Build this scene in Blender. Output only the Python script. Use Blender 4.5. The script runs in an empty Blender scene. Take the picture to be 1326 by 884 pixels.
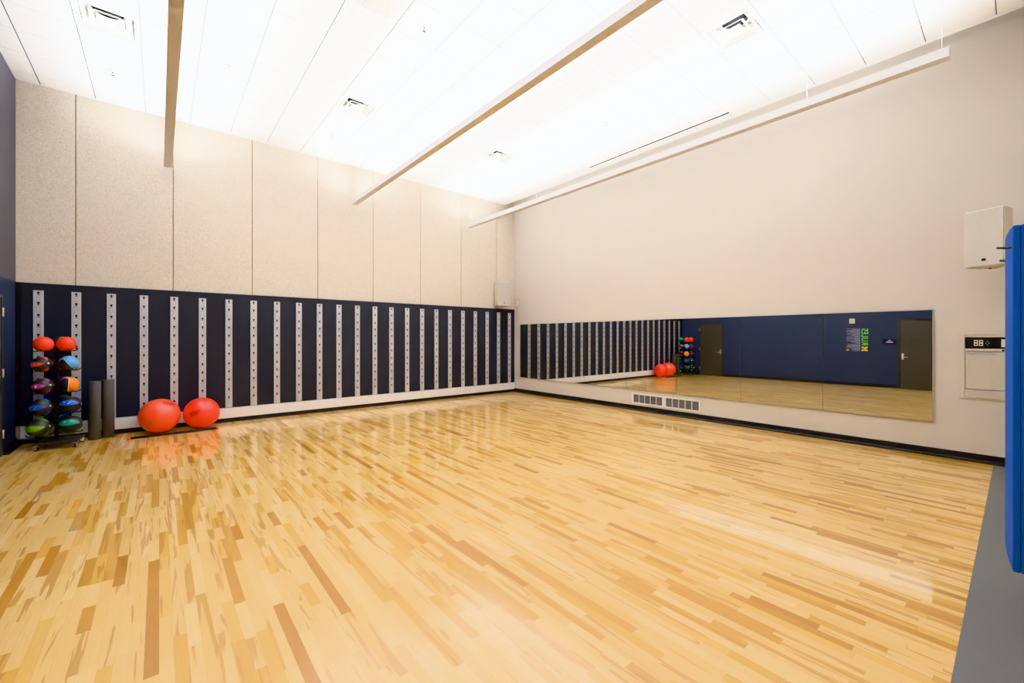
import bpy, bmesh, math, random
from mathutils import Vector, Matrix
random.seed(7)
PI = math.pi
sc = bpy.context.scene
C = sc.collection

# ------------------------------------------------------------------ room
XL, W, D, YF, HC = -1.63, 8.0, 9.5, -0.32, 5.40      # left, right, back, front, ceiling
TOP = 5.72
EYE = 1.58

# ------------------------------------------------------------------ materials
def lin(c):
    def f(v):
        v /= 255.0
        return v / 12.92 if v <= 0.04045 else ((v + 0.055) / 1.055) ** 2.4
    return (f(c[0]), f(c[1]), f(c[2]), 1.0)

class NT:
    def __init__(s, name):
        s.m = bpy.data.materials.new(name); s.m.use_nodes = True
        s.t = s.m.node_tree; s.b = s.t.nodes['Principled BSDF']
    def n(s, typ, **k):
        nd = s.t.nodes.new(typ)
        for a, v in k.items(): setattr(nd, a, v)
        return nd
    def l(s, a, b): s.t.links.new(a, b)
    def math(s, op, a, b=None, c=None):
        nd = s.n('ShaderNodeMath', operation=op)
        for i, v in enumerate((a, b, c)):
            if v is None: continue
            if isinstance(v, (int, float)): nd.inputs[i].default_value = v
            else: s.l(v, nd.inputs[i])
        return nd.outputs[0]
    def mix(s, fac, a, b, blend='MIX'):
        nd = s.n('ShaderNodeMix', data_type='RGBA', blend_type=blend)
        for i, v in ((0, fac), (6, a), (7, b)):
            if isinstance(v, (int, float)): nd.inputs[i].default_value = v
            elif isinstance(v, tuple): nd.inputs[i].default_value = v
            else: s.l(v, nd.inputs[i])
        return nd.outputs[2]
    def ramp(s, fac, stops, interp='LINEAR'):
        nd = s.n('ShaderNodeValToRGB'); nd.color_ramp.interpolation = interp
        el = nd.color_ramp.elements
        el[0].position, el[0].color = stops[0]
        el[1].position, el[1].color = stops[-1]
        for p, c in stops[1:-1]:
            e = el.new(p); e.color = c
        s.l(fac, nd.inputs[0]); return nd.outputs[0]
    def noise(s, scale, vec=None, detail=2.0, rough=0.5, dist=0.0):
        nd = s.n('ShaderNodeTexNoise')
        nd.inputs['Scale'].default_value = scale; nd.inputs['Detail'].default_value = detail
        nd.inputs['Roughness'].default_value = rough; nd.inputs['Distortion'].default_value = dist
        if vec is not None: s.l(vec, nd.inputs['Vector'])
        return nd.outputs['Fac']
    def obj(s): return s.n('ShaderNodeTexCoord').outputs['Object']
    def bump(s, h, strength=0.3, dist=0.01):
        nd = s.n('ShaderNodeBump'); nd.inputs['Strength'].default_value = strength
        nd.inputs['Distance'].default_value = dist
        s.l(h, nd.inputs['Height']); s.l(nd.outputs[0], s.b.inputs['Normal'])

def mat(name, c, rough=0.6, metal=0.0, c2=None, scale=30.0, bump=0.0, coat=0.0, spec=0.5):
    k = NT(name); k.b.inputs['Roughness'].default_value = rough
    k.b.inputs['Metallic'].default_value = metal
    k.b.inputs['Specular IOR Level'].default_value = spec
    k.b.inputs['Coat Weight'].default_value = coat
    c = lin(c); c2 = lin(c2) if c2 else tuple(v * 0.88 for v in c[:3]) + (1.0,)
    nz = k.noise(scale, k.obj(), 3.0)
    k.l(k.mix(nz, c, c2), k.b.inputs['Base Color'])
    if bump: k.bump(nz, bump, 0.004)
    return k.m

def floor_material():
    k = NT('maple_boards'); o = k.obj()
    sp = k.n('ShaderNodeSeparateXYZ'); k.l(o, sp.inputs[0]); X, Y = sp.outputs[0], sp.outputs[1]
    wd = 0.057
    xr = k.math('DIVIDE', X, wd); row = k.math('FLOOR', xr); fx = k.math('FRACT', xr)
    wn = k.n('ShaderNodeTexWhiteNoise', noise_dimensions='1D'); k.l(row, wn.inputs['W'])
    r1 = wn.outputs['Value']
    wn2 = k.n('ShaderNodeTexWhiteNoise', noise_dimensions='1D'); k.l(k.math('ADD', row, 371.3), wn2.inputs['W'])
    r2 = wn2.outputs['Value']
    L = k.math('MULTIPLY_ADD', r2, 0.42, 0.34)
    # wobble along the length so boards in a row differ in length
    ph = k.math('MULTIPLY', r1, 40.0)
    wob = k.math('MULTIPLY', k.math('SINE', k.math('MULTIPLY_ADD', Y, 3.1, ph)), 0.17)
    yr = k.math('DIVIDE', k.math('ADD', k.math('ADD', Y, wob), ph), L)
    col = k.math('FLOOR', yr); fy = k.math('FRACT', yr)
    cv = k.n('ShaderNodeCombineXYZ'); k.l(row, cv.inputs[0]); k.l(col, cv.inputs[1])
    w3 = k.n('ShaderNodeTexWhiteNoise', noise_dimensions='2D'); k.l(cv.outputs[0], w3.inputs['Vector'])
    rnd = w3.outputs['Value']
    base = k.ramp(rnd, [(0.0, lin((228, 193, 136))), (0.18, lin((236, 206, 152))), (0.42, lin((226, 190, 130))),
                        (0.62, lin((232, 198, 142))), (0.76, lin((219, 178, 108))), (0.88, lin((206, 163, 94))),
                        (0.955, lin((190, 143, 78))), (1.0, lin((172, 124, 64)))])
    # grain, stretched along the boards and shifted per board
    mp = k.n('ShaderNodeCombineXYZ')
    k.l(k.math('MULTIPLY', X, 12.0), mp.inputs[0]); k.l(k.math('MULTIPLY', Y, 0.62), mp.inputs[1])
    k.l(k.math('MULTIPLY', rnd, 57.0), mp.inputs[2])
    g1 = k.noise(1.3, mp.outputs[0], 2.5, 0.5, 1.6)
    heart = k.ramp(g1, [(0.0, (0, 0, 0, 1)), (0.555, (0, 0, 0, 1)), (0.60, (1, 1, 1, 1)), (1.0, (1, 1, 1, 1))])
    w4 = k.n('ShaderNodeTexWhiteNoise', noise_dimensions='1D'); k.l(k.math('MULTIPLY', rnd, 991.0), w4.inputs['W'])
    hs = k.math('MULTIPLY', heart, k.math('MULTIPLY', k.math('GREATER_THAN', w4.outputs['Value'], 0.35), 0.75))
    c1 = k.mix(hs, base, lin((184, 136, 74)))
    g2 = k.noise(9.0, mp.outputs[0], 5.0, 0.65, 0.4)
    c2 = k.mix(0.30, c1, k.ramp(g2, [(0.25, (0.62, 0.52, 0.40, 1)), (0.7, (1, 1, 1, 1))]), 'MULTIPLY')
    # joints
    ex = k.math('LESS_THAN', k.math('MINIMUM', fx, k.math('SUBTRACT', 1.0, fx)), 0.012)
    ey = k.math('LESS_THAN', k.math('MULTIPLY', k.math('MINIMUM', fy, k.math('SUBTRACT', 1.0, fy)), L), 0.0012)
    j = k.math('MULTIPLY', k.math('MAXIMUM', ex, ey), 0.30)
    c3 = k.mix(j, c2, lin((130, 84, 40)))
    hsv = k.n('ShaderNodeHueSaturation'); hsv.inputs['Saturation'].default_value = FLOOR_SAT
    hsv.inputs['Value'].default_value = FLOOR_VAL
    k.l(c3, hsv.inputs['Color'])
    k.l(hsv.outputs[0], k.b.inputs['Base Color'])
    k.b.inputs['Roughness'].default_value = 0.36
    k.b.inputs['Coat Weight'].default_value = 0.75
    k.b.inputs['Coat Roughness'].default_value = 0.07
    k.bump(k.noise(2.2, o, 1.0), 0.06, 0.02)
    return k.m
FLOOR_SAT, FLOOR_VAL = 1.10, 1.03

def acoustic_material():
    k = NT('wood_wool_panel'); o = k.obj()
    n1 = k.noise(95.0, o, 3.0, 0.7)
    n2 = k.noise(2.0, o, 2.0)
    c = k.ramp(n1, [(0.30, lin((184, 168, 150))), (0.46, lin((212, 204, 194))), (0.62, lin((224, 218, 209))), (0.8, lin((236, 232, 225)))])
    c = k.mix(k.math('MULTIPLY', n2, 0.25), c, lin((208, 194, 175)))
    k.l(c, k.b.inputs['Base Color']); k.b.inputs['Roughness'].default_value = 0.95
    k.b.inputs['Specular IOR Level'].default_value = 0.1
    k.bump(n1, 0.5, 0.006)
    return k.m

def rubber_board_material():
    k = NT('speckled_black_board'); o = k.obj()
    n1 = k.noise(120.0, o, 2.0, 0.7); n2 = k.noise(0.8, o, 1.0)
    c = k.ramp(n1, [(0.35, lin((46, 48, 54))), (0.6, lin((58, 60, 68))), (0.72, lin((92, 94, 104)))])
    c = k.mix(k.math('MULTIPLY', n2, 0.6), c, lin((50, 55, 72)))
    k.l(c, k.b.inputs['Base Color']); k.b.inputs['Roughness'].default_value = 0.7
    k.b.inputs['Specular IOR Level'].default_value = 0.25
    k.bump(n1, 0.3, 0.003)
    return k.m

def wall_paint(name, c, spec=0.25):
    k = NT(name); o = k.obj(); n = k.noise(220.0, o, 2.0); n2 = k.noise(1.1, o, 2.0)
    c = lin(c)
    a = k.mix(k.math('MULTIPLY', n, 0.35), c, tuple(v * 0.86 for v in c[:3]) + (1.0,))
    a = k.mix(k.math('MULTIPLY', n2, 0.12), a, tuple(v * 0.88 for v in c[:3]) + (1.0,))
    k.l(a, k.b.inputs['Base Color']); k.b.inputs['Roughness'].default_value = 0.7
    k.b.inputs['Specular IOR Level'].default_value = spec
    k.bump(n, 0.12, 0.002)
    return k.m

def petal_ball_material(name, c, n=4):
    """black medicine ball with coloured petals running pole to pole (object Z axis)"""
    k = NT(name); sp = k.n('ShaderNodeSeparateXYZ')
    nrm = k.n('ShaderNodeVectorMath', operation='NORMALIZE'); k.l(k.obj(), nrm.inputs[0])
    k.l(nrm.outputs[0], sp.inputs[0]); x, y, z = sp.outputs
    ph = k.math('ARCTAN2', y, x)
    tri = k.math('COSINE', k.math('MULTIPLY', ph, float(n)))
    az = k.math('ABSOLUTE', z)
    thr = k.math('MULTIPLY_ADD', k.math('POWER', az, 3.0), 1.1, 0.22)
    f = k.math('GREATER_THAN', k.math('SUBTRACT', tri, thr), 0.0)
    edge = k.math('LESS_THAN', k.math('ABSOLUTE', k.math('SUBTRACT', tri, thr)), 0.10)
    # small white print on one flank of each petal
    pr = k.noise(26.0, k.obj(), 1.0)
    w = k.math('MULTIPLY', k.math('LESS_THAN', k.math('ABSOLUTE', z), 0.30), k.math('GREATER_THAN', tri, 0.72))
    w = k.math('MULTIPLY', w, k.math('GREATER_THAN', pr, 0.56))
    w = k.math('MULTIPLY', w, f)
    col = k.mix(f, lin((54, 53, 57)), lin(c))
    col = k.mix(k.math('MULTIPLY', edge, 0.35), col, lin((120, 120, 125)))
    col = k.mix(w, col, lin((235, 235, 235)))
    k.l(col, k.b.inputs['Base Color']); k.b.inputs['Roughness'].default_value = 0.42
    k.bump(k.noise(160.0, k.obj(), 1.0), 0.25, 0.002)
    return k.m

def swirl_ball_material(name, c, line):
    k = NT(name); sp = k.n('ShaderNodeSeparateXYZ')
    nrm = k.n('ShaderNodeVectorMath', operation='NORMALIZE'); k.l(k.obj(), nrm.inputs[0])
    k.l(nrm.outputs[0], sp.inputs[0]); x, y, z = sp.outputs
    ph = k.math('ARCTAN2', y, x)
    s = k.math('SUBTRACT', z, k.math('MULTIPLY', k.math('SINE', k.math('MULTIPLY', ph, 2.0)), 0.62))
    f = k.math('GREATER_THAN', s, 0.0)
    e = k.math('LESS_THAN', k.math('ABSOLUTE', s), 0.05)
    col = k.mix(f, lin((52, 52, 57)), lin(c)); col = k.mix(e, col, lin(line))
    k.l(col, k.b.inputs['Base Color']); k.b.inputs['Roughness'].default_value = 0.40
    k.bump(k.noise(160.0, k.obj(), 1.0), 0.25, 0.002)
    return k.m

def mirror_material():
    k = NT('mirror_silver'); k.b.inputs['Metallic'].default_value = 1.0
    k.b.inputs['Roughness'].default_value = 0.0
    n = k.noise(0.5, k.obj(), 1.0)
    k.l(k.mix(n, (0.78, 0.80, 0.78, 1), (0.80, 0.82, 0.80, 1)), k.b.inputs['Base Color'])
    return k.m

def grid_material(name, c, wood=False):
    return mat(name, c, 0.8)

def galv_material():
    k = NT('galvanised_steel'); o = k.obj()
    mp = k.n('ShaderNodeMapping'); mp.inputs['Scale'].default_value = (30, 30, 3); k.l(o, mp.inputs[0])
    n = k.noise(1.0, mp.outputs[0], 4.0, 0.6)
    c = k.ramp(n, [(0.3, lin((186, 188, 200))), (0.6, lin((204, 206, 217))), (0.8, lin((220, 221, 230)))])
    k.l(c, k.b.inputs['Base Color']); k.b.inputs['Roughness'].default_value = 0.42
    k.b.inputs['Metallic'].default_value = 0.25
    return k.m

def leather_mat():
    k = NT('blue_vinyl'); o = k.obj(); n = k.noise(260.0, o, 2.0)
    k.l(k.mix(n, lin((20, 86, 176)), lin((16, 76, 162))), k.b.inputs['Base Color'])
    k.b.inputs['Roughness'].default_value = 0.65; k.b.inputs['Specular IOR Level'].default_value = 0.2; k.bump(n, 0.12, 0.002)
    return k.m

M = dict(
    floor=floor_material(), acoustic=acoustic_material(), board=rubber_board_material(),
    rubber=mat('grey_rubber_floor', (110, 109, 108), 0.6, c2=(98, 98, 98), scale=120, bump=0.1),
    rwall=wall_paint('warm_beige_paint', (212, 206, 200)),
    navy=wall_paint('navy_paint', (60, 68, 92)),
    navy_up=wall_paint('greyer_navy_upper', (92, 91, 101)),  # greyer navy tone on the upper left wall
    joint=mat('tan_joint', (196, 160, 108), 0.9),
    tile=mat('white_ceiling_tile', (240, 240, 241), 0.95, c2=(236, 236, 238), scale=60, spec=0.1),
    tgrid=mat('ceiling_grid_shade_grey', (128, 128, 132), 0.8),  # grid darkened in colour so the shaded gaps between tiles show
    cove=mat('gap_grey', (205, 205, 206), 0.8),
    white=mat('white_painted_wood', (240, 242, 250), 0.5, c2=(234, 236, 246), scale=8),
    wplast=mat('white_plastic', (232, 230, 226), 0.45),
    lampw=mat('lamp_white_enamel', (236, 236, 240), 0.45),
    blackbase=mat('black_rubber_base', (32, 31, 33), 0.45, scale=20),
    metal=galv_material(), hole=mat('slot_black', (22, 22, 24), 0.9),
    alu=mat('aluminium_channel', (205, 203, 200), 0.35, metal=0.5),
    mirror=mirror_material(),
    glassedge=mat('mirror_edge', (92, 100, 92), 0.3),
    ventw=mat('vent_white', (238, 236, 234), 0.5),
    ventdk=mat('vent_dark', (40, 38, 38), 0.7),
    louv=mat('vent_louvre', (112, 106, 104), 0.5),
    spk=mat('speaker_beige', (226, 219, 205), 0.55), spkg=mat('speaker_grille', (218, 214, 208), 0.7, c2=(170, 166, 160), scale=320),
    badge=mat('badge_black', (24, 24, 26), 0.4),
    box=mat('cabinet_beige_grey', (204, 197, 187), 0.5), boxfr=mat('cabinet_frame', (212, 206, 196), 0.5),
    blk=mat('black_panel', (20, 19, 20), 0.4), steel=mat('brushed_steel', (176, 176, 178), 0.3, metal=0.85),
    chrome=mat('chrome_plate', (226, 224, 220), 0.3, metal=0.5),
    door=mat('charcoal_door', (72, 70, 67), 0.6, c2=(64, 62, 60), scale=90), dframe=mat('door_frame_charcoal', (58, 58, 62), 0.5),
    foam=mat('grey_foam', (104, 102, 102), 0.95, c2=(62, 61, 62), scale=140, bump=0.4),
    foamin=mat('foam_core', (52, 50, 50), 0.95),
    ballr=mat('coral_vinyl', (247, 92, 60), 0.32, c2=(244, 84, 52), scale=4, coat=0.2),
    ballr2=mat('red_vinyl', (246, 66, 44), 0.30, c2=(242, 60, 38), scale=4, coat=0.2),
    ballprint=mat('ball_print', (160, 34, 28), 0.5),
    orange=mat('orange_rubber', (240, 62, 18), 0.5, c2=(228, 54, 14), scale=60, bump=0.3),
    rack=mat('rack_black_steel', (36, 36, 40), 0.35, metal=0.2), rackp=mat('rack_plate', (58, 54, 54), 0.35),
    wheel=mat('wheel_black', (26, 26, 28), 0.5),
    barcap=mat('bar_cap_red', (240, 70, 50), 0.5), bar=mat('bar_foam_black', (46, 38, 38), 0.7),
    blue=leather_mat(), bluedk=mat('blue_seam', (4, 26, 90), 0.6),
    rod=mat('rod_grey', (92, 96, 102), 0.35, metal=0.6),
    green=mat('letter_green', (112, 226, 70), 0.5), yellow=mat('letter_yellow', (250, 200, 20), 0.5),
    lilac=mat('text_grey_lilac', (142, 142, 168), 0.6), sign=mat('sign_navy', (14, 18, 66), 0.4),
    tape=mat('blue_tape', (70, 130, 205), 0.5), wtext=mat('white_lettering', (240, 240, 240), 0.5),
    ventgap=mat('duct_black', (14, 14, 14), 0.9), cable=mat('cable_white', (240, 240, 240), 0.5),
    brass=mat('sprinkler_steel', (96, 92, 90), 0.35, metal=0.7),
)

# ------------------------------------------------------------------ mesh helpers
class MB:
    def __init__(s): s.bm = bmesh.new(); s.mats = []
    def mi(s, m):
        if m not in s.mats: s.mats.append(m)
        return s.mats.index(m)
    def _tag(s, faces, m, smooth=False):
        i = s.mi(m)
        for f in faces: f.material_index = i; f.smooth = smooth
    def box(s, x0, x1, y0, y1, z0, z1, m, bev=0.0, mx=None, seg=2):
        r = bmesh.ops.create_cube(s.bm, size=1.0)
        vs = r['verts']
        for v in vs:
            v.co = Vector(((x0 + x1) / 2 + v.co.x * (x1 - x0), (y0 + y1) / 2 + v.co.y * (y1 - y0), (z0 + z1) / 2 + v.co.z * (z1 - z0)))
        faces = set(f for v in vs for f in v.link_faces)
        s._tag(faces, m)
        if bev:
            es = list(set(e for v in vs for e in v.link_edges))
            rb = bmesh.ops.bevel(s.bm, geom=es, offset=bev, segments=seg, affect='EDGES', profile=0.6)
            s._tag(rb['faces'], m, True)
            vs = list(set(v for f in rb['faces'] for v in f.verts) | set(v for v in vs if v.is_valid))
        if mx is not None: bmesh.ops.transform(s.bm, matrix=mx, verts=vs)
        return s
    def lathe(s, prof, m, mx=None, seg=32, smooth=True, caps=True):
        rings = []
        mx = mx or Matrix()
        for r, z in prof:
            if r < 1e-6: rings.append([s.bm.verts.new(mx @ Vector((0, 0, z)))])
            else: rings.append([s.bm.verts.new(mx @ Vector((r * math.cos(2 * PI * i / seg), r * math.sin(2 * PI * i / seg), z))) for i in range(seg)])
        fs = []
        for a, b in zip(rings, rings[1:]):
            for i in range(seg):
                j = (i + 1) % seg
                if len(a) == 1 and len(b) == 1: continue
                if len(a) == 1: q = (a[0], b[j], b[i])[::-1]
                elif len(b) == 1: q = (a[i], a[j], b[0])
                else: q = (a[i], a[j], b[j], b[i])
                fs.append(s.bm.faces.new(q))
        s._tag(fs, m, smooth)
        if caps:
            cf = []
            if len(rings[0]) > 1: cf.append(s.bm.faces.new(rings[0][::-1]))
            if len(rings[-1]) > 1: cf.append(s.bm.faces.new(rings[-1]))
            s._tag(cf, m)
        return s
    def rod(s, a, b, r, m, seg=12, r2=None):
        a, b = Vector(a), Vector(b); d = b - a
        q = d.to_track_quat('Z', 'Y').to_matrix().to_4x4()
        return s.lathe([(r, 0), (r if r2 is None else r2, d.length)], m, Matrix.Translation(a) @ q, seg)
    def tube(s, pts, r, m, seg=10):
        pts = [Vector(p) for p in pts]; rings = []; up = None
        for i, p in enumerate(pts):
            t = (pts[min(i + 1, len(pts) - 1)] - pts[max(i - 1, 0)]).normalized()
            if up is None: up = Vector((0, 0, 1)) if abs(t.z) < 0.9 else Vector((1, 0, 0))
            u = (up - t * up.dot(t)).normalized(); w = t.cross(u); up = u
            rings.append([s.bm.verts.new(p + (u * math.cos(2 * PI * k / seg) + w * math.sin(2 * PI * k / seg)) * r) for k in range(seg)])
        fs = []
        for a, b in zip(rings, rings[1:]):
            for k in range(seg): fs.append(s.bm.faces.new((a[k], a[(k + 1) % seg], b[(k + 1) % seg], b[k])))
        s._tag(fs, m, True)
        s._tag([s.bm.faces.new(rings[0][::-1]), s.bm.faces.new(rings[-1])], m)
        return s
    def prism(s, outline, a0, a1, m, axis='z', mx=None):
        """outline in 2-D extruded along axis: 'z' (x,y), 'y' (x,z), 'x' (y,z)"""
        def P(u, v, a): return Vector((u, v, a)) if axis == 'z' else (Vector((u, a, v)) if axis == 'y' else Vector((a, u, v)))
        A = [s.bm.verts.new(P(u, v, a0)) for u, v in outline]; B = [s.bm.verts.new(P(u, v, a1)) for u, v in outline]
        n = len(outline); fs = [s.bm.faces.new((A[i], A[(i + 1) % n], B[(i + 1) % n], B[i])) for i in range(n)]
        fs += [s.bm.faces.new(A[::-1]), s.bm.faces.new(B)]
        s._tag(fs, m)
        if mx is not None: bmesh.ops.transform(s.bm, matrix=mx, verts=A + B)
        return s
    def build(s, name, parent=None, loc=(0, 0, 0), rot=(0, 0, 0)):
        bmesh.ops.recalc_face_normals(s.bm, faces=s.bm.faces)
        me = bpy.data.meshes.new(name); s.bm.to_mesh(me); s.bm.free()
        for m in s.mats: me.materials.append(m)
        o = bpy.data.objects.new(name, me); C.objects.link(o)
        o.location = loc; o.rotation_euler = rot
        if parent is not None: o.parent = parent
        return o

def tag(o, label, cat, group=None):
    o['label'] = label; o['category'] = cat
    if group: o['group'] = group
    return o
def struct(o): o['kind'] = 'structure'; return o
def thing(name, loc, label, cat, group=None, rz=0.0):
    o = bpy.data.objects.new(name, None); C.objects.link(o); o.empty_display_size = 0.1
    o.location = loc; o.rotation_euler = (0, 0, rz)
    return tag(o, label, cat, group)
def copy_tree(o, parent=None):
    c = o.copy(); C.objects.link(c)
    if parent is not None: c.parent = parent
    for ch in list(o.children): copy_tree(ch, c)
    return c
def text_mesh(name, body, size, m, mx, parent=None, depth=0.002, bold=0.0, sx=1.0):
    cu = bpy.data.curves.new(name, 'FONT'); cu.body = body; cu.size = size; cu.extrude = depth; cu.offset = bold
    cu.align_x = 'LEFT'; cu.space_character = 1.08
    t = bpy.data.objects.new('tmp', cu); C.objects.link(t)
    bpy.context.view_layer.update()
    dg = bpy.context.evaluated_depsgraph_get()
    me = bpy.data.meshes.new_from_object(t.evaluated_get(dg)); me.name = name
    bpy.data.objects.remove(t)
    me.materials.clear(); me.materials.append(m)
    for v in me.vertices: v.co.x *= sx
    me.transform(mx)
    o = bpy.data.objects.new(name, me); C.objects.link(o)
    if parent is not None: o.parent = parent
    return o

ORD = ['first', 'second', 'third', 'fourth', 'fifth', 'sixth', 'seventh', 'eighth', 'ninth', 'tenth', 'eleventh', 'twelfth']

# ------------------------------------------------------------------ shell
FB = 0.20   # wood floor starts here
struct(MB().box(XL, W, FB, D, -0.1, 0.0, M['floor']).build('floor'))
struct(MB().box(XL, W, YF, FB, -0.1, 0.002, M['rubber']).build('floor_front'))
b = MB().box(W, W + 0.15, YF - 0.15, D + 0.15, -0.1, TOP, M['rwall'])
struct(b.build('wall_right'))
b = MB().box(XL - 0.15, XL, YF - 0.15, D + 0.15, -0.1, 2.40, M['navy'])
b.box(XL - 0.15, XL, YF - 0.15, D + 0.15, 2.40, TOP, M['navy_up'])
struct(b.build('wall_left'))
struct(MB().box(XL, W, YF - 0.15, YF, -0.1, TOP, M['rwall']).build('wall_front'))
# back wall: plain wall below, jointed wood wool panels above
b = MB().box(XL, W, D + 0.03, D + 0.15, -0.1, TOP, M['joint'])
b.box(XL, W, D, D + 0.03, -0.1, 2.39, M['rwall'])
js = [XL] + [-1.008 + 1.195 * i for i in range(8)] + [W]
for a, c in zip(js, js[1:]):
    b.box(a + (0.006 if a > XL else 0), c - (0.006 if c < W else 0), D, D + 0.03, 2.39, TOP, M['acoustic'])
struct(b.build('wall_back'))

# ceiling: recessed grid plane and tiles hanging just below it; open gap along the right wall
XE = 7.67
VENTS = [(-0.48, 7.07), (2.52, 7.07), (5.52, 7.07), (5.52, 2.27)]
b = MB()
b.box(XL - 0.1, XE, YF - 0.1, D + 0.1, HC + 0.30, HC + 0.36, M['tgrid'])
b.box(XE - 0.02, W + 0.1, YF - 0.1, D + 0.1, HC + 0.30, HC + 0.36, M['cove'])
b.box(XE - 0.05, XE, YF, D, HC - 0.002, HC + 0.30, M['tile'])
xs = [0.42 + 0.6 * i for i in range(-4, 13)]; ys = [0.17 + 0.6 * i for i in range(-1, 17)]
for i in range(len(xs) - 1):
    for j in range(len(ys) - 1):
        x0, x1, y0, y1 = max(xs[i], XL), xs[i + 1], max(ys[j], YF), min(ys[j + 1], D)
        if x1 - x0 < 0.02 or y1 - y0 < 0.02: continue
        if any(abs((x0 + x1) / 2 - vx) < 0.1 and abs((y0 + y1) / 2 - vy) < 0.1 for vx, vy in VENTS): continue
        gx, gy = 0.008, 0.0058
        b.box(x0 + gx, x1 - gx, y0 + gy, y1 - gy, HC, HC + 0.02, M['tile'])
for x in xs: b.box(x - 0.012, x + 0.012, YF, D, HC + 0.009, HC + 0.0225, M['tgrid'])
for y in ys: b.box(XL, XE - 0.05, y - 0.012, y + 0.012, HC + 0.008, HC + 0.022, M['tgrid'])
struct(b.build('ceiling'))
# perimeter molding between the wall and the grid
b = MB().box(XL, XE, D - 0.018, D, HC - 0.002, HC + 0.02, M['tile'])
b.box(XL, XL + 0.018, YF, D, HC - 0.002, HC + 0.02, M['tile'])
struct(b.build('trim_2'))

def vent(i, x, y, label):
    t = thing('ceiling_vent', (x, y, HC), label, 'vent', 'square ceiling air diffusers')
    q = MB()
    # outer lay-in face
    R = 0.296
    def ring(r0, r1, z0, z1, m, th=0.004):
        """sloped square ring from half-size r0 at z0 to r1 at z1"""
        for k in range(4):
            mx = Matrix.Rotation(k * PI / 2, 4, 'Z')
            vs = [(-r0, -r0, z0), (r0, -r0, z0), (r1, -r1, z1), (-r1, -r1, z1)]
            A = [q.bm.verts.new(mx @ Vector(v)) for v in vs]
            B = [q.bm.verts.new(mx @ (Vector(v) + Vector((0, 0, th)))) for v in vs]
            fs = [q.bm.faces.new(A), q.bm.faces.new(B[::-1])] + [q.bm.faces.new((A[n], B[n], B[(n + 1) % 4], A[(n + 1) % 4])) for n in range(4)]
            q._tag(fs, m)
    ring(R, 0.245, -0.001, -0.001, M['tile']); ring(0.245, 0.225, -0.001, 0.085, M['ventw'])
    q.build('frame', t)
    for r0, r1, z0, z1 in ((0.225, 0.165, 0.002, 0.055), (0.155, 0.10, -0.004, 0.045)):
        q = MB(); 
        ring(r0, r1, z0, z1, M['ventw']); q.build('louvre', t)
    MB().box(-0.095, 0.095, -0.095, 0.095, -0.006, 0.0, M['ventw'], 0.002).build('centre_plate', t)
    q = MB().box(-0.30, 0.30, -0.30, 0.30, 0.14, 0.15, M['ventw'])
    q.lathe([(0.15, 0.137), (0.15, 0.14)], M['ventgap']); 
    for k in range(4): q.box(-0.232, 0.232, 0.226, 0.232, 0.08, 0.14, M['ventw'], mx=Matrix.Rotation(k * PI / 2, 4, 'Z'))
    q.build('duct_box', t)
vent(0, *VENTS[0], 'white square ceiling diffuser nearest the dark left wall')
vent(1, *VENTS[1], 'white square ceiling diffuser between the left and middle hanging light bars')
vent(2, *VENTS[2], 'white square ceiling diffuser between middle and right light bars, near the back wall')
vent(3, *VENTS[3], 'white square ceiling diffuser above the long mirror, nearest the camera')

t = thing('linear_diffuser', (7.425, 4.67, HC), 'thin black linear slot diffuser in the ceiling along the right wall', 'vent')
MB().box(-0.024, 0.024, -1.52, 1.52, -0.003, 0.004, M['ventgap']).build('slot', t)
q = MB().box(-0.032, -0.024, -1.53, 1.53, -0.005, 0.004, M['ventw']).box(0.024, 0.032, -1.53, 1.53, -0.005, 0.004, M['ventw'])
q.build('slot_frame', t)

# sprinklers and ceiling devices
def sprinkler():
    t = thing('sprinkler_head', (0, 0, HC), '', 'sprinkler', 'fire sprinklers in the ceiling')
    MB().lathe([(0.035, 0.0), (0.035, -0.004), (0.032, -0.010), (0.012, -0.012), (0.012, 0.0)][::-1], M['ventw'], seg=20).build('escutcheon', t)
    q = MB().lathe([(0.010, -0.03), (0.010, -0.008)], M['brass'], seg=12).lathe([(0.024, -0.062), (0.024, -0.059)], M['brass'], seg=16)
    q.rod((0.010, 0, -0.028), (0.016, 0, -0.045), 0.0025, M['brass'], 6).rod((0.016, 0, -0.045), (0.004, 0, -0.059), 0.0025, M['brass'], 6)
    q.rod((-0.010, 0, -0.028), (-0.016, 0, -0.045), 0.0025, M['brass'], 6).rod((-0.016, 0, -0.045), (-0.004, 0, -0.059), 0.0025, M['brass'], 6)
    q.build('nozzle', t)
    return t
sp0 = sprinkler()
for i, (x, y, lb) in enumerate([(-0.51, 8.33, 'small sprinkler head in the ceiling nearest the dark left wall'),
                                (2.5, 8.31, 'small sprinkler head near the back wall left of the middle light bar'),
                                (6.11, 8.33, 'small sprinkler head near the back right corner of the ceiling'),
                                (2.5, 4.68, 'small sprinkler head nearer the camera, left of the middle light bar'),
                                (6.09, 4.69, 'small sprinkler head left of the black slot diffuser')]):
    o = sp0 if i == 0 else copy_tree(sp0)
    o.location = (x, y, HC); o['label'] = lb
t = thing('smoke_detector', (0.705, 7.13, HC), 'round white detector on the ceiling right of the left light bar', 'detector')
MB().lathe([(0.0, -0.045), (0.035, -0.045), (0.05, -0.03), (0.055, -0.012), (0.055, 0)], M['wplast']).build('housing', t)
MB().lathe([(0.02, -0.047), (0.02, -0.0445)], M['tgrid'], seg=16).build('sensor_cap', t)
t = thing('ceiling_speaker', (1.92, 4.67, HC), 'round cornered white fixture set in a ceiling tile at the top edge', 'speaker')
MB().box(-0.15, 0.15, -0.15, 0.15, -0.03, 0.0, M['wplast'], 0.028, seg=4).build('housing', t)
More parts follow.
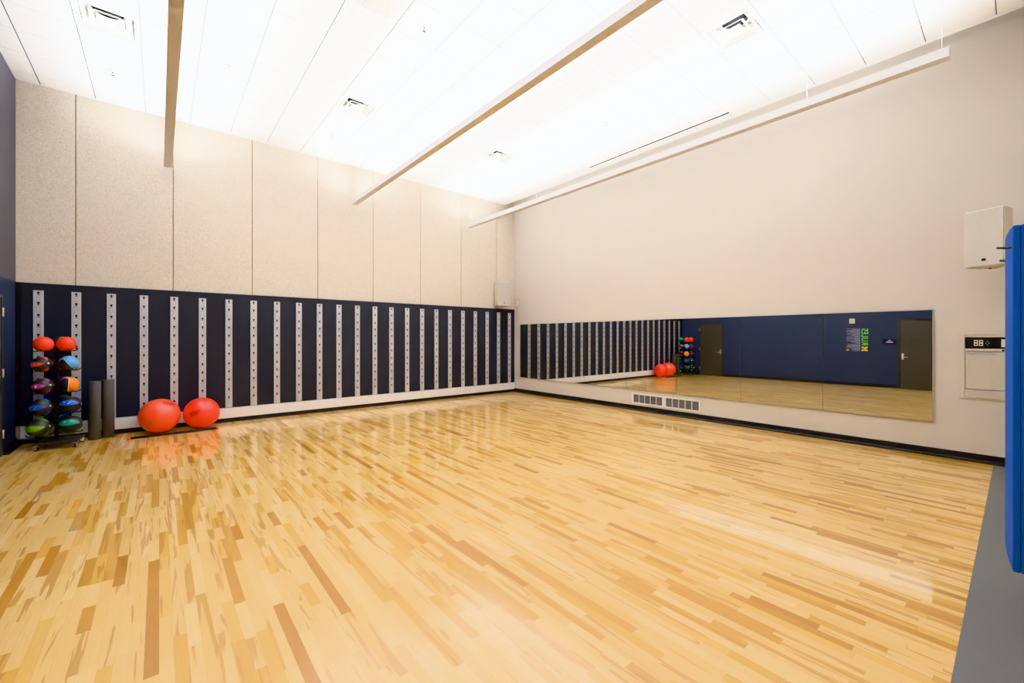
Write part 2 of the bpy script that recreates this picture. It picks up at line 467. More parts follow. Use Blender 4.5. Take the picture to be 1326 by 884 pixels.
MB().lathe([(0.08, -0.034), (0.08, -0.028)], M['ventw']).build('grille', t)

# ------------------------------------------------------------------ light bars
BZ0, BZ1 = 4.50, 4.60
def light_bar(x, label, optics):
    t = thing('pendant_light', (x, 0, 0), label, 'light', 'long white linear pendant lights')
    w = 0.055; y0, y1 = 0.46, 9.36
    q = MB().box(-w, w, y0, y1, BZ0, BZ0 + 0.006, M['lampw'])
    q.box(-w, -w + 0.004, y0, y1, BZ0 + 0.006, BZ1, M['lampw']).box(w - 0.004, w, y0, y1, BZ0 + 0.006, BZ1, M['lampw'])
    q.build('housing', t)
    for yy in (y0, y1): MB().box(-w, w, yy - 0.003, yy + 0.003, BZ0 - 0.001, BZ1 + 0.001, M['lampw']).build('end_cap', t)
    MB().box(-w + 0.004, w - 0.004, y0 + 0.003, y1 - 0.003, BZ1 - 0.02, BZ1 - 0.014, M['wplast']).build('lens', t)
    for cy in (0.52, 1.73, 4.24, 6.77, 9.28):
        q = MB().rod((0, cy, BZ1 - 0.014), (0, cy, HC - 0.01), 0.0014, M['cable'], 8)
        q.lathe([(0.016, HC - 0.012), (0.020, HC)], M['wplast'], Matrix.Translation((0, cy, 0)), 16)
        q.build('hanging_cable', t)
    # double batwing optic: two rows of light thrown to either side onto the ceiling
    for k, (tilt, sprd, e) in enumerate(optics):
        la = bpy.data.lights.new('bar_uplight', 'AREA'); la.shape = 'RECTANGLE'; la.size = 0.03; la.size_y = y1 - y0 - 0.1
        la.energy = UP * e; la.color = UPC; la.spread = math.radians(sprd)
        lo = bpy.data.objects.new('bar_uplight', la); C.objects.link(lo); lo.parent = t
        lo.location = (-0.022 + 0.044 * k, (y0 + y1) / 2, BZ1 + 0.012); lo.rotation_euler = (PI, math.radians(tilt), 0)
UP = 190.0; UPC = (0.90, 0.96, 1.0)
LFT, RGT = (-38, 104, 1.0), (38, 104, 1.0)
light_bar(0.115, 'leftmost white linear light bar hung over the ball rack side', ((-34, 104, 0.85), RGT))
light_bar(3.30, 'middle white linear light bar hung across the room centre', (LFT, RGT))
light_bar(6.34, 'rightmost white linear light bar hung parallel to the mirror wall', (LFT, (23, 106, 0.8)))

# ------------------------------------------------------------------ back wall board, strips, skirting
BF = D - 0.025
t = thing('storage_board', (3.2, D, 0.27), 'black speckled wall board covering the lower back wall', 'wall panel')
def tb(a): return a - 3.2
MB().box(tb(XL + 0.062), tb(W - 0.005), -0.025, 0, 0.0, 2.12, M['board']).build('panel', t)
MB().box(tb(XL + 0.002), tb(XL + 0.058), -0.032, 0, 0.0, 2.12, M['blackbase']).build('edge_strip', t)
MB().box(tb(XL + 0.002), tb(W - 0.005), -0.028, -0.001, 2.121, 2.128, M['blackbase']).build('top_rail', t)

zs = []; z = 2.255
pat = (0.152, 0.183, 0.150, 0.150, 0.183)
i = 0
while z > 0.36: zs.append(z); z -= pat[i % 5]; i += 1
def strip_mesh():
    b = MB().box(-0.054, 0.054, -0.010, 0, 0, 2.02, M['metal'], 0.002, seg=1)
    b.box(-0.020, -0.018, -0.0112, -0.0098, 0.01, 2.01, M['steel']); b.box(0.018, 0.020, -0.0112, -0.0098, 0.01, 2.01, M['steel'])
    for z in zs:
        z0 = z - 0.27
        b.box(-0.013, 0.013, -0.0125, -0.0095, z0 - 0.012, z0 + 0.014, M['hole'], 0.004, seg=2)
        b.box(-0.005, 0.005, -0.0125, -0.0095, z0 - 0.024, z0 - 0.010, M['hole'])
        b.box(-0.009, 0.009, -0.0125, -0.0095, z0 - 0.036, z0 - 0.026, M['hole'])
    return b.build('slotted_strip', None)
st = strip_mesh()
N = 24
for i in range(N):
    o = st if i == 0 else st.copy()
    if i: C.objects.link(o)
    o.location = (-1.398 + 0.4 * i, BF - 0.0005, 0.27)
    if i == 0: lb = 'slotted metal wall strip nearest the left corner, behind the left balls of the rack'
    elif i == 1: lb = 'slotted metal wall strip behind the right balls of the rack'
    elif i == 2: lb = 'slotted metal wall strip rising behind the dark foam rollers'
    elif i == 3: lb = 'slotted metal wall strip above the left side of the left exercise ball'
    elif i == 4: lb = 'slotted metal wall strip above the right side of the left exercise ball'
    elif i == 5: lb = 'slotted metal wall strip directly above the right exercise ball'
    elif i < 12: lb = 'slotted metal wall strip, %s to the right of the exercise balls' % ORD[i - 6]
    elif i == 23: lb = 'slotted metal wall strip closest to the right corner of the board'
    else: lb = 'slotted metal wall strip, %s counting back from the right corner' % ORD[23 - i]
    tag(o, lb, 'wall strip', 'slotted metal strips on the black board')

struct(MB().box(XL + 0.05, W - 0.002, D - 0.038, D, 0.075, 0.262, M['white'], 0.003, seg=1).build('trim_1'))
tag(MB().box(XL + 0.056, XL + 0.19, D - 0.046, D - 0.0385, 0.062, 0.082, M['tape'], 0.001, seg=1).build('blue_tape'),
    'short strip of blue at the lower left end of the white skirting', 'tape')

def cove(name, axis, a0, a1, pos, sign, h=0.10, toe=0.075):
    # vented cove base profile: upright leg and a sloping toe
    pr = [(0, 0), (toe, 0), (toe, 0.007), (toe * 0.45, 0.013), (0.018, 0.028), (0.012, h - 0.008), (0.008, h), (0, h)]
    b = MB()
    if axis == 'y': b.prism([(pos + sign * u, v) for u, v in pr], a0, a1, M['blackbase'], 'y')
    else: b.prism([(pos + sign * u, v) for u, v in pr], a0, a1, M['blackbase'], 'x')
    return struct(b.build(name))
cove('baseboard_right', 'y', YF, D, W, -1)
cove('baseboard_back', 'x', XL, W, D, -1, 0.073, 0.05)
cove('baseboard_left', 'y', 8.72, D, XL, 1)
cove('baseboard_left', 'y', 2.41, 7.68, XL, 1)

# ------------------------------------------------------------------ mirror
MZ0, MZ1 = 0.442, 1.95
ed = [0.745, 1.967, 3.186, 4.41, 5.61, 6.82, 8.05, 9.205]
lbs = ['mirror pane nearest the camera, reflecting the rules poster and a door',
       'mirror pane reflecting only plain navy wall and floor, second from the near end',
       'mirror pane above the right half of the grille, reflecting the ball rack and charcoal door',
       'mirror pane above the left half of the grille, reflecting the red exercise balls',
       'mirror pane just left of the white grille, reflecting metal strips and white skirting',
       'mirror pane second from the room corner, reflecting metal strips on black board',
       'mirror pane at the far end right beside the room corner']
for i, (a, c) in enumerate(zip(ed, ed[1:])):
    t = thing('wall_mirror', (W, a, MZ0), lbs[i], 'mirror', 'frameless mirror panes on the right wall')
    MB().box(-0.0125, -0.001, 0.0012, c - a - 0.0012, 0, MZ1 - MZ0, M['glassedge']).build('backing', t)
    MB().box(-0.0135, -0.0126, 0.0022, c - a - 0.0022, 0.001, MZ1 - MZ0 - 0.001, M['mirror']).build('glass', t)
b = MB().box(W - 0.018, W, ed[0] - 0.003, ed[-1] + 0.003, MZ0 - 0.005, MZ0 - 0.0005, M['alu'])
b.box(W - 0.018, W, ed[0] - 0.003, ed[-1] + 0.003, MZ1 + 0.0005, MZ1 + 0.014, M['alu'])
b.box(W - 0.018, W, ed[0] - 0.014, ed[0] - 0.0005, MZ0 - 0.005, MZ1 + 0.010, M['alu'])
b.box(W - 0.018, W, ed[-1] + 0.0005, ed[-1] + 0.006, MZ0 - 0.005, MZ1 + 0.010, M['alu'])
tag(b.build('mirror_frame'), 'thin aluminium channel edging around the row of mirror panes', 'frame')

# ------------------------------------------------------------------ return grille
t = thing('return_grille', (W, 3.92, 0.135), 'white double return air grille low on the wall under the mirror', 'vent')
gw, gh = 1.54, 0.235
q = MB().box(-0.012, 0, 0, gw, 0, 0.032, M['ventw']).box(-0.012, 0, 0, gw, gh - 0.032, gh, M['ventw'])
q.box(-0.012, 0, 0, 0.035, 0.032, gh - 0.032, M['ventw']).box(-0.012, 0, gw - 0.045, gw, 0.032, gh - 0.032, M['ventw'])
q.box(-0.012, 0, 0.722, 0.808, 0.032, gh - 0.032, M['ventw']); q.build('frame', t)
for a0, a1 in ((0.035, 0.722), (0.808, gw - 0.045)):
    MB().box(-0.002, -0.0005, a0, a1, 0.032, gh - 0.032, M['ventdk']).build('backing', t)
    q = MB()
    for k in range(9):
        zz = 0.036 + k * 0.019
        q.prism([(-0.010, zz), (-0.003, zz + 0.010), (-0.003, zz + 0.012), (-0.010, zz + 0.002)], a0, a1, M['louv'], 'y')
    q.build('louvres', t)
    for k in range(1, 5):
        yy = a0 + (a1 - a0) * k / 5
        MB().box(-0.0125, -0.002, yy - 0.006, yy + 0.006, 0.032, gh - 0.032, M['ventw']).build('mullion', t)

# ------------------------------------------------------------------ recessed AV cabinet on the right wall
t = thing('wall_cabinet', (W, 0.498, 0.793), 'beige recessed wall cabinet with black outlet strip beside the blue mats', 'cabinet')
cw, chh = 0.72, 0.869
q = MB().box(-0.016, 0, -cw, 0, 0, 0.05, M['boxfr'], 0.003).box(-0.016, 0, -cw, 0, chh - 0.05, chh, M['boxfr'], 0.003)
q.box(-0.016, 0, -0.05, 0, 0.05, chh - 0.05, M['boxfr'], 0.003).box(-0.016, 0, -cw, -cw + 0.05, 0.05, chh - 0.05, M['boxfr'], 0.003)
q.build('frame', t)
MB().box(-0.028, -0.001, -cw + 0.052, -0.045, 0.022, 0.118, M['box'], 0.003).build('bottom_rail', t)
MB().box(-0.030, -0.027, -0.27, -0.09, 0.076, 0.092, M['alu'], 0.001).build('nameplate', t)
MB().box(-0.010, -0.001, -cw + 0.055, -0.055, 0.645, 0.790, M['blk']).build('outlet_strip', t)
MB().box(-0.022, -0.001, -cw + 0.052, -0.052, 0.790, 0.815, M['boxfr'], 0.002).build('top_rail', t)
MB().box(-0.024, -0.001, -cw + 0.052, -0.052, 0.612, 0.645, M['boxfr'], 0.003).build('middle_rail', t)
d = MB().box(-0.030, -0.002, -cw + 0.062, -0.062, 0.128, 0.603, M['box'], 0.005).build('door', t)
MB().box(-0.034, -0.029, -0.32, -0.07, 0.575, 0.597, M['alu'], 0.002).build('handle', d)
MB().lathe([(0.012, 0), (0.012, 0.006)], M['blk'], Matrix.Translation((-0.024, -0.375, 0.628)) @ Matrix.Rotation(-PI / 2, 4, 'Y'), 16).build('lock', t)
for yy in (-0.148, -0.192):
    q = MB().box(-0.013, -0.0095, yy - 0.017, yy + 0.017, 0.680, 0.755, M['wplast'], 0.001)
    o = q.build('outlet', t)
    q = MB()
    for zz in (0.700, 0.735): q.box(-0.0136, -0.0128, yy - 0.009, yy + 0.009, zz - 0.009, zz + 0.009, M['hole'])
    q.build('socket', o)
q = MB()
for yy, zz in ((-0.245, 0.74), (-0.258, 0.715), (-0.232, 0.715), (-0.245, 0.695)):
    q.lathe([(0.006, 0), (0.006, 0.003)], M['steel'], Matrix.Translation((-0.0095, yy, zz)) @ Matrix.Rotation(-PI / 2, 4, 'Y'), 10)
q.build('jacks', t)
MB().box(-0.014, -0.0095, -0.46, -0.36, 0.668, 0.765, M['wplast'], 0.001).build('switch_plate', t)

# ------------------------------------------------------------------ loudspeakers
def speaker(loc, rz, w, h, dp, label, arm):
    t = thing('loudspeaker', loc, label, 'speaker', 'white wall mounted loudspeakers', rz)
    # local: front faces -Y, body between y=0 and y=dp, trapezoid narrowing to the back
    o = MB().prism([(-w / 2, 0), (w / 2, 0), (w / 2 - 0.03, dp), (-w / 2 + 0.03, dp)], -h / 2, h / 2, M['spk']).build('cabinet', t)
    bv = o.modifiers.new('bevel', 'BEVEL'); bv.width = 0.008; bv.segments = 2
    MB().box(-w / 2 + 0.008, w / 2 - 0.008, -0.010, -0.001, -h / 2 + 0.01, h / 2 - 0.01, M['spkg'], 0.003).build('grille', t)
    MB().box(-0.018, 0.018, -0.014, -0.010, -h / 2 + 0.065, -h / 2 + 0.095, M['badge'], 0.001).build('badge', t)
    q = MB().lathe([(0.05, -h / 2 - 0.012), (0.05, -h / 2)], M['spk'], Matrix.Translation((0, dp * 0.5, 0)), 20)
    q.lathe([(0.014, -h / 2 - 0.022), (0.014, -h / 2 - 0.012)], M['badge'], Matrix.Translation((0, dp * 0.5, 0)), 12)
    q.tube([Vector((0, dp * 0.5, -h / 2 - 0.010)), Vector((0, dp * 0.9, -h / 2 - 0.010)), Vector(arm)], 0.012, M['spk'], 10)
    q.build('mounting_arm', t)
    return t
# right wall speaker: face from (7.47,.42) to (7.35,.10)
ang = math.atan2(0.12, 0.32)
fx, fy = (7.47 + 7.35) / 2, (0.42 + 0.10) / 2
rz = -(PI / 2) + (-ang)        # local -Y points into the room
t = speaker((fx, fy, 2.745), 0, 0.34, 0.67, 0.25, 'large white loudspeaker on the right wall above the cabinet', (0, 0.45, -0.28))
# face direction (local +X) = from B to A reversed so that -Y looks along (-cos, +sin)
nx, ny = -math.cos(ang), math.sin(ang)
t.rotation_euler.z = math.atan2(nx, -ny)     # rotates (0,-1) onto (nx,ny)
MB().box(-0.06, 0.06, 0.0, 0.012, -0.36, -0.20, M['spk'], 0.002)
speaker((7.36, 9.16, 2.79), math.radians(-8), 0.40, 0.66, 0.24, 'white loudspeaker high on the back wall in the right corner', (0, 0.335, -0.28))

t = thing('wall_sensor', (W, 9.36, 2.56), 'tiny white sensor on the right wall beside the corner', 'sensor')
MB().box(-0.03, 0, -0.045, 0.045, -0.065, 0.065, M['wplast'], 0.006).build('housing', t)
MB().box(-0.033, -0.029, -0.012, 0.012, 0.0, 0.024, M['badge'], 0.001).build('lens', t)

# ------------------------------------------------------------------ doors on the left wall
def door(n, y0, y1, hinge_hi):
    w = y1 - y0
    t = bpy.data.objects.new('door_%d' % n, None); C.objects.link(t); t.location = (XL, y0, 0); struct(t)
    MB().box(0.002, 0.020, 0.008, w - 0.008, 0.008, 2.105, M['door'], 0.002, seg=1).build('door_leaf', t)
    q = MB().box(0.0, 0.028, -0.04, 0.004, 0, 2.15, M['dframe'], 0.002, seg=1).box(0.0, 0.028, w - 0.004, w + 0.04, 0, 2.15, M['dframe'], 0.002, seg=1)
    q.box(0.0, 0.028, 0.004, w - 0.004, 2.11, 2.15, M['dframe']); q.build('door_frame', t)
    hy = w + 0.010 if hinge_hi else -0.010
    for z in (0.235, 1.045, 1.86):
        MB().lathe([(0.009, z), (0.009, z + 0.115)], M['chrome'], Matrix.Translation((0.036, hy, 0)), 12).build('hinge', t)
    s = 1 if hinge_hi else -1
    ly = 0.065 if hinge_hi else w - 0.065
    hd = MB().box(0.020, 0.026, ly - 0.025, ly + 0.025, 0.90, 1.09, M['chrome'], 0.002)
    hd.rod((0.026, ly, 0.975), (0.065, ly, 0.975), 0.009, M['chrome']); hd.rod((0.062, ly - s * 0.008, 0.975), (0.062, ly + s * 0.12, 0.975), 0.010, M['chrome'])
    hd.build('door_handle', t)
door(1, 7.735, 8.645, True)
door(2, 1.44, 2.355, False)

# thermostat, sign, poster on the left wall
t = thing('wall_thermostat', (XL, 3.53, 2.12), 'small white square device above the rules poster on navy wall', 'thermostat')
MB().box(0, 0.025, -0.072, 0.072, -0.08, 0.08, M['wplast'], 0.006).build('housing', t)
MB().box(0.024, 0.027, -0.035, 0.035, -0.02, 0.04, M['alu'], 0.001).build('screen', t)
MB().box(0.024, 0.027, -0.025, 0.025, -0.062, -0.052, M['ventdk'], 0.001).build('slot', t)
t = thing('room_sign', (XL, 2.60, 1.445), 'small dark blue room sign with white lettering beside the door', 'sign')
MB().box(0, 0.006, -0.16, 0.16, -0.08, 0.08, M['sign'], 0.001).build('plate', t)
q = MB()
y = -0.035
for wd in (0.02, 0.012, 0.016, 0.010): q.box(0.006, 0.0075, y, y + wd, 0.03, 0.048, M['wtext']); y += wd + 0.005
q.build('lettering', t); q = MB()
y = -0.085
for wd in (0.018, 0.014, 0.02, 0.012, 0.018, 0.016, 0.02, 0.016): q.box(0.006, 0.0075, y, y + wd, -0.022, 0.004, M['wtext']); y += wd + 0.0045
q.build('lettering', t)

t = thing('rules_poster', (XL, 3.12, 1.11), 'rules poster with green vertical heading and grey text lines on navy wall', 'poster')
# wall-facing frame: local text X -> world +z (reads bottom to top), text Y -> world -y, face normal +x
def wallmx(y, z, vertical=True):
    if vertical: cols = (Vector((0, 0, 1)), Vector((0, -1, 0)), Vector((1, 0, 0)))
    else: cols = (Vector((0, 1, 0)), Vector((0, 0, 1)), Vector((1, 0, 0)))
    m = Matrix([[cols[c][r] for c in range(3)] for r in range(3)]).to_4x4()
    return Matrix.Translation((0.0015, y, z)) @ m
text_mesh('heading', 'RULES', 0.235, M['green'], wallmx(0.165, 0.212), t, bold=0.0015, sx=0.80)
def block_m(name, h, mx, m, parent):
    o = [(0, 0), (.36, 0), (.36, .22), (.29, .22), (.29, .55), (.5, .27), (.71, .55), (.71, .22), (.64, .22), (.64, 0), (1, 0), (1, .22), (.93, .22),
         (.93, .62), (1, .62), (1, .85), (.74, .85), (.5, .52), (.26, .85), (0, .85), (0, .62), (.07, .62), (.07, .22), (0, .22)]
    b = MB(); b.prism([(u * h, v * h) for u, v in o], 0, 0.003, m, 'z', mx); return b.build(name, parent)
block_m('block_letter', 0.165, wallmx(0.165, 0.03) @ Matrix.Diagonal((0.86, 1.1, 1, 1)), M['yellow'], t)
q = MB(); rr = random.Random(3); z = 0.765
k = 0
while z > 0.03:
    full = rr.random() < 0.55
    ln = 0.35 if full else rr.uniform(0.12, 0.3)
    if 0.26 < z < 0.34: ln *= (z - 0.2) / 0.2
    y0 = 0.205
    if z < 0.09: ln = min(ln, 0.22)
    y = y0
    while y < y0 + ln - 0.01:
        w_ = min(rr.uniform(0.02, 0.06), y0 + ln - y)
        q.box(-0.001, 0.002, y, y + w_, z - 0.010, z, M['lilac']); y += w_ + 0.005
    z -= 0.0150 if (k % 6) else 0.026
    k += 1
q.build('text_lines', t)
block_m('small_block_letter', 0.06, wallmx(0.50, 0.03, False), M['yellow'], t)

# ------------------------------------------------------------------ stability balls, bar, foam rollers
def stab_ball(loc, r, m, rot, label):
    t = thing('exercise_ball', loc, label, 'exercise ball', 'red exercise balls against the back wall')
    prof = []
    n = 40
    for i in range(n + 1):
        a = -PI / 2 + PI * i / n
        rr_ = r * math.cos(a) if 0 < i < n else 0.0
        # fine moulded rings near the equator belt
        if 0.12 < abs(a) < 0.6: rr_ *= 1 - 0.002 * (i % 2)
        prof.append((rr_, r * math.sin(a)))
    MB().lathe(prof, m, Matrix.Rotation(0.5, 4, 'Y') @ Matrix.Rotation(0.6, 4, 'X'), 56).build('ball', t)
    vn, pn, roll = rot
    q = Vector(vn).normalized(); Q = q.to_track_quat('Z', 'Y').to_matrix().to_4x4()
    MB().lathe([(0.0, 0.004), (0.010, 0.003), (0.012, 0.0)], M['ballprint'], Q @ Matrix.Translation((0, 0, r - 0.0005)), 14).build('valve_plug', t)
    n = Vector(pn).normalized(); e1 = Vector((0, 0, 1)).cross(n).normalized(); e2 = n.cross(e1)
    e1, e2 = e1 * math.cos(roll) + e2 * math.sin(roll), e2 * math.cos(roll) - e1 * math.sin(roll)
    q = MB()
    for row in range(3):
        for c in range(6 - row):
            u0 = -0.085 + c * 0.030; v0 = 0.022 - row * 0.026
            vs = [(n + e1 * (u / r) + e2 * (v / r)).normalized() * (r + 0.0012) for u, v in
                  ((u0, v0), (u0 + 0.022, v0), (u0 + 0.022, v0 + 0.017), (u0, v0 + 0.017))]
            f = q.bm.faces.new([q.bm.verts.new(v) for v in vs]); q._tag([f], M['ballprint'])
    q.build('printed_mark', t)
    return t
stab_ball((0.007, 9.165, 0.279), 0.279, M['ballr'], ((-0.42, -0.9, -0.22), (0.42, -0.55, 0.72), -0.6), 'larger coral red exercise ball, left one resting behind the bar')
stab_ball((0.572, 9.165, 0.264), 0.264, M['ballr2'], ((0.1, 0.6, -0.6), (-0.40, -0.9, 0.12), 0.35), 'smaller bright red exercise ball, right one of the pair')

t = thing('weighted_bar', (0.205, 8.832, 0.0212), 'thin black exercise bar with red ends on floor before red balls', 'exercise bar', rz=math.atan2(0.052, 1.163))
q = MB().rod((-0.55, 0, 0), (0.55, 0, 0), 0.017, M['bar'], 18); q.build('shaft', t)
for s in (-1, 1):
    MB().lathe([(0.021, 0), (0.021, 0.034), (0.017, 0.040)], M['barcap'], Matrix.Translation((s * 0.546, 0, 0)) @ Matrix.Rotation(s * PI / 2, 4, 'Y'), 18).build('end_cap', t)

def roller(x, y, h, label):
    t = thing('foam_roller', (x, y, 0), label, 'foam roller', 'dark grey foam rollers standing on end')
    MB().lathe([(0.070, 0.0), (0.074, 0.004), (0.074, h - 0.004), (0.070, h)], M['foam'], seg=40).build('roller_body', t)
roller(-0.768, 9.185, 0.90, 'dark grey foam roller standing nearest the ball rack')
roller(-0.622, 9.275, 0.91, 'dark grey foam roller standing nearest the red balls')

# ------------------------------------------------------------------ medicine ball rack
PX, PY = -1.155, 9.035
rk = thing('ball_rack', (PX, PY, 0), 'black five tier medicine ball rack on casters in the left corner', 'rack')
BCX, BCY = -1.105, 8.905
dx, dy = BCX - PX, BCY - PY
rot = Matrix.Translation((dx, dy, 0)) @ Matrix.Rotation(math.radians(-6), 4, 'Z')
q = MB().box(-0.225, 0.225, -0.22, 0.24, 0.085, 0.105, M['rackp'], 0.004, mx=rot); q.build('base_plate', rk)
q = MB().box(-0.018, 0.018, -0.018, 0.018, 0.105, 1.50, M['rack'], 0.003); q.build('post', rk)
for cx, cy in ((-0.19, -0.185), (0.19, -0.185), (0.19, 0.2), (-0.19, 0.2)):
    p = rot @ Vector((cx, cy, 0)); an = random.uniform(0, 3)
    mx = Matrix.Translation((p.x, p.y, 0)) @ Matrix.Rotation(an, 4, 'Z')
    q = MB().lathe([(0.016, 0.068), (0.016, 0.086)], M['chrome'], mx, 14)
    q.box(-0.017, -0.013, -0.020, 0.026, 0.018, 0.070, M['chrome'], 0.001, mx=mx).box(0.013, 0.017, -0.020, 0.026, 0.018, 0.070, M['chrome'], 0.001, mx=mx)
    q.box(-0.017, 0.017, -0.020, 0.026, 0.064, 0.070, M['chrome'], 0.001, mx=mx)
    q.box(-0.010, 0.010, 0.02, 0.065, 0.050, 0.056, M['chrome'], 0.001, mx=mx)
    q.lathe([(0.010, -0.0175), (0.010, 0.0175)], M['chrome'], mx @ Matrix.Translation((0, 0, 0.032)) @ Matrix.Rotation(PI / 2, 4, 'Y'), 12)
    c = q.build('caster', rk)
    MB().lathe([(0.026, -0.012), (0.032, -0.009), (0.032, 0.009), (0.026, 0.012)], M['wheel'], mx @ Matrix.Translation((0, 0, 0.032)) @ Matrix.Rotation(PI / 2, 4, 'Y'), 24).build('wheel', c)

def sphere_prof(r, n=28):
    return [(r * math.cos(-PI / 2 + PI * i / n) if 0 < i < n else 0.0, r * math.sin(-PI / 2 + PI * i / n)) for i in range(n + 1)]
MBALL = dict(
    redblk=petal_ball_material('ball_red_black', (225, 78, 62)), pink=petal_ball_material('ball_magenta_black', (190, 70, 160)),
    blue=petal_ball_material('ball_blue_black', (28, 100, 215)), lime=petal_ball_material('ball_green_black', (104, 166, 40)),
    teal=petal_ball_material('ball_teal_black', (14, 150, 118)), sky=swirl_ball_material('ball_sky_black', (98, 172, 232), (150, 205, 245)),
    orng=swirl_ball_material('ball_orange_black', (250, 140, 28), (250, 235, 220)), green=swirl_ball_material('ball_green_swirl', (40, 176, 96), (30, 60, 40)),
    pinkb=petal_ball_material('ball_pink_black', (214, 120, 120)), skyb=swirl_ball_material('ball_paleblue_black', (104, 176, 226), (60, 90, 110)),
    plain=M['orange'])
ZR = [1.485, 1.20, 0.89, 0.594, 0.308]; RR = [0.106, 0.109, 0.112, 0.120, 0.128]
LX = [-1.262, -1.276, -1.269, -1.283, -1.304]; RX = [-1.043, -1.021, -1.020, -1.002, -0.996]
LY = [8.87, 8.87, 8.87, 8.87, 8.865]; RY = [8.93, 8.93, 8.93, 8.925, 8.915]
tiers = ['top', 'second', 'middle', 'fourth', 'bottom']
col = {
 'L': ['plain', 'redblk', 'pink', 'blue', 'lime'],
 'R': ['plain', 'sky', 'orng', 'blue', 'teal'],
 'B': ['green', 'pinkb', 'pink', 'skyb', 'blue']}
desc = {'plain': 'plain orange red', 'redblk': 'black and red panelled', 'pink': 'black and magenta panelled', 'blue': 'black and blue panelled',
        'lime': 'black and lime green panelled', 'teal': 'black and teal panelled', 'sky': 'sky blue and black swirled', 'orng': 'orange and black swirled',
        'green': 'green swirled', 'pinkb': 'black and pink panelled', 'skyb': 'pale blue swirled'}
side = {'L': 'left side of the rack', 'R': 'right side of the rack', 'B': 'rack back seen in mirror'}
for c in 'LRB':
    for i in range(5):
        r = RR[i]; z = ZR[i]
        if c == 'L': x, y = LX[i], LY[i]
        elif c == 'R': x, y = RX[i], RY[i]
        else: x, y = PX + 0.045, PY + 0.185 + (0.01 if i > 2 else 0); r = min(r, 0.112)
        u = Vector((x - PX, y - PY, 0)); L = u.length; u.normalize(); v = Vector((-u.y, u.x, 0))
        a = 0.055
        rodr = 0.006
        zr = z - math.sqrt((r + rodr) ** 2 - a ** 2)
        q = MB()
        base = Vector((0, 0, zr)) + u * 0.016
        for s in (-1, 1):
            o_ = v * (a * s)
            q.tube([base + v * (0.012 * s), base + u * 0.02 + o_ * 0.8, base + u * (L * 0.5) + o_, base + u * (L - 0.016) + o_, base + u * (L + 0.055) + o_,
                    base + u * (L + 0.088) + o_ + Vector((0, 0, 0.012)), base + u * (L + 0.10) + o_ + Vector((0, 0, 0.034))], rodr, M['rack'], 8)
        q.box(-0.024, 0.024, -0.024, 0.024, zr - 0.022, zr + 0.012, M['rack'], 0.003)
        q.build('cradle', rk)
        kind = col[c][i]
        lb = '%s medicine ball on the %s tier, %s' % (desc[kind], tiers[i], side[c])
        t = thing('medicine_ball', (x, y, z), lb, 'medicine ball', 'medicine balls on the black rack')
        MB().lathe(sphere_prof(r), MBALL[kind], seg=44).build('ball', t)
        if kind != 'plain':
            MB().lathe([(0.0, 0.004), (0.011, 0.003), (0.014, 0.0)], M['wplast'], Matrix.Translation((0, 0, r - 0.001)), 14).build('valve', t)
        if c == 'L': t.rotation_euler = (math.radians(82), 0, math.radians(38 + 6 * i))
        elif c == 'R':
            t.rotation_euler = {'sky': (0.1, 0.1, 0.15), 'orng': (0.0, 0.75, 0.1)}.get(kind, (math.radians(88), math.radians(20), math.radians(78)))
        else: t.rotation_euler = (1.2, 0.4 * i, 2.2)

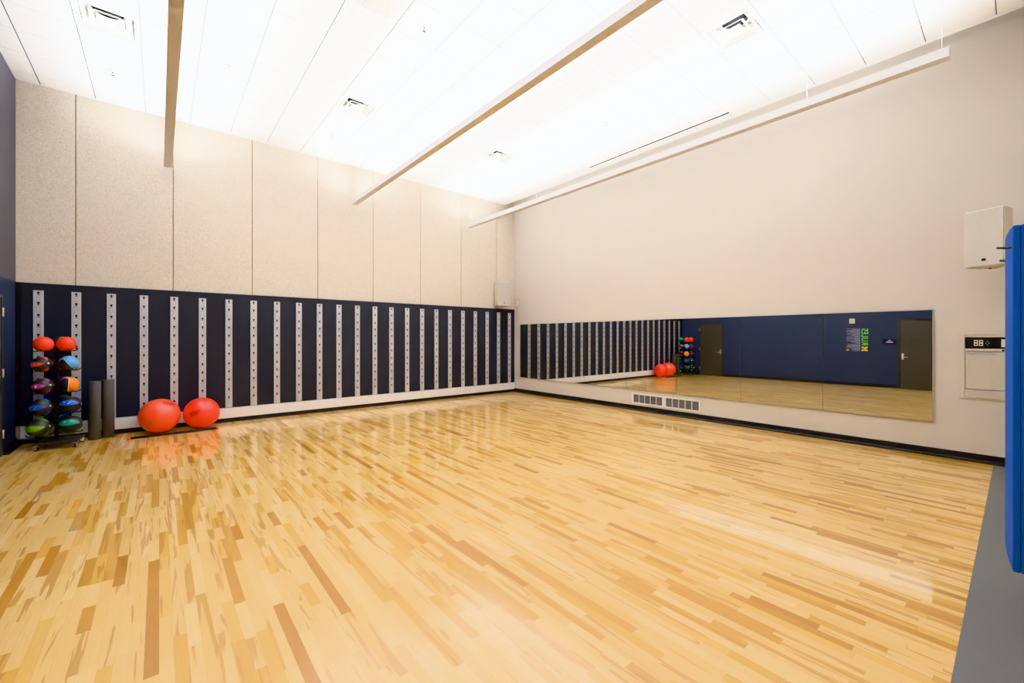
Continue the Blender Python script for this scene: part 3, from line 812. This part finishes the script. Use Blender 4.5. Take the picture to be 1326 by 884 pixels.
# ------------------------------------------------------------------ hanging blue mats and rods at the right
mats_lb = ['front blue hanging exercise mat, nearest the room', 'blue hanging exercise mat directly behind the front mat']
def mat_outline(y0, y1):
    f = [(3.385, y1 - 0.029), (3.40, y1 - 0.025), (3.52, y1 - 0.012), (3.66, y1 - 0.002), (3.80, y1 + 0.004), (3.95, y1), (4.08, y1 - 0.012), (4.12, y1 - 0.022)]
    bk = [(4.12, y0 - 0.029 + 0.006), (4.08, y0 - 0.012), (3.95, y0), (3.80, y0 + 0.004), (3.66, y0 - 0.002), (3.52, y0 - 0.012), (3.40, y0 - 0.025), (3.385, y0 - 0.029)]
    return f + bk
NM = 8
pitch = 0.026
for i in range(NM):
    y1 = 0.047 - i * pitch; y0 = y1 - pitch + 0.003
    lb = mats_lb[i] if i < 2 else 'blue hanging exercise mat, %s from the front of the stack' % ORD[i]
    b = MB(); q = mat_outline(y0, y1)
    n = len(q); rows = []
    # columns of points over height with softly rounded top and bottom edges
    hz = [(0.372, 0.80), (0.377, 0.93), (0.390, 1.0), (1.0, 1.0), (1.6, 1.0), (2.138, 1.0), (2.152, 0.93), (2.158, 0.80)]
    cx_, cy_ = 3.75, sum(p[1] for p in q) / n
    h8 = n // 2
    for z, kf in hz:
        ring = []
        for m_ in range(n):
            x, y = q[m_]; opp = q[n - 1 - m_]
            my = (y + opp[1]) / 2
            ring.append(b.bm.verts.new((cx_ + (x - cx_) * (1 - (1 - kf) * 0.05), my + (y - my) * kf, z)))
        rows.append(ring)
    fs = []
    for A, B in zip(rows, rows[1:]):
        for m_ in range(n): fs.append(b.bm.faces.new((A[m_], A[(m_ + 1) % n], B[(m_ + 1) % n], B[m_])))
    b._tag(fs, M['blue'], False)
    b._tag([b.bm.faces.new(rows[0][::-1]), b.bm.faces.new(rows[-1])], M['blue'])
    o = b.build('hanging_mat')
    tag(o, lb, 'exercise mat', 'blue exercise mats hung on wall rods')
t = thing('mat_hanger', (3.75, YF, 2.047), 'grey wall hanger with two rods carrying the blue mats', 'hanger')
MB().box(-0.40, 0.34, 0, 0.02, -0.035, 0.035, M['rod'], 0.003).build('wall_plate', t)
for x in (-0.335, 0.25):
    yb = 0.076 - YF
    MB().tube([(x, 0.018, 0), (x, 0.3, 0.0), (x, yb - 0.035, 0.003), (x, yb, 0.010)], 0.0075, M['rod'], 14).build('rod', t)

# ------------------------------------------------------------------ world, fill, camera
w = bpy.data.worlds.new('World'); sc.world = w; w.use_nodes = True
w.node_tree.nodes['Background'].inputs[0].default_value = (0.9, 0.95, 1, 1)
w.node_tree.nodes['Background'].inputs[1].default_value = 0.0

cam = bpy.data.cameras.new('camera'); co = bpy.data.objects.new('camera', cam); C.objects.link(co)
cam.sensor_width = 36.0; cam.lens = 547.53 / 1326 * 36.0
cam.shift_y = -5.2 / 1326
cam.clip_start = 0.05
co.location = (0, 0, EYE); co.rotation_euler = (PI / 2, 0, -math.radians(39.84))
sc.camera = co

sc.view_settings.view_transform = 'Khronos PBR Neutral'
sc.view_settings.look = 'None'
sc.view_settings.exposure = 0.0
sc.cycles.max_bounces = 12; sc.cycles.diffuse_bounces = 8; sc.cycles.glossy_bounces = 6
sc.cycles.use_denoising = True
sc.cycles.caustics_reflective = False; sc.cycles.caustics_refractive = False
sc.cycles.sample_clamp_indirect = 8.0
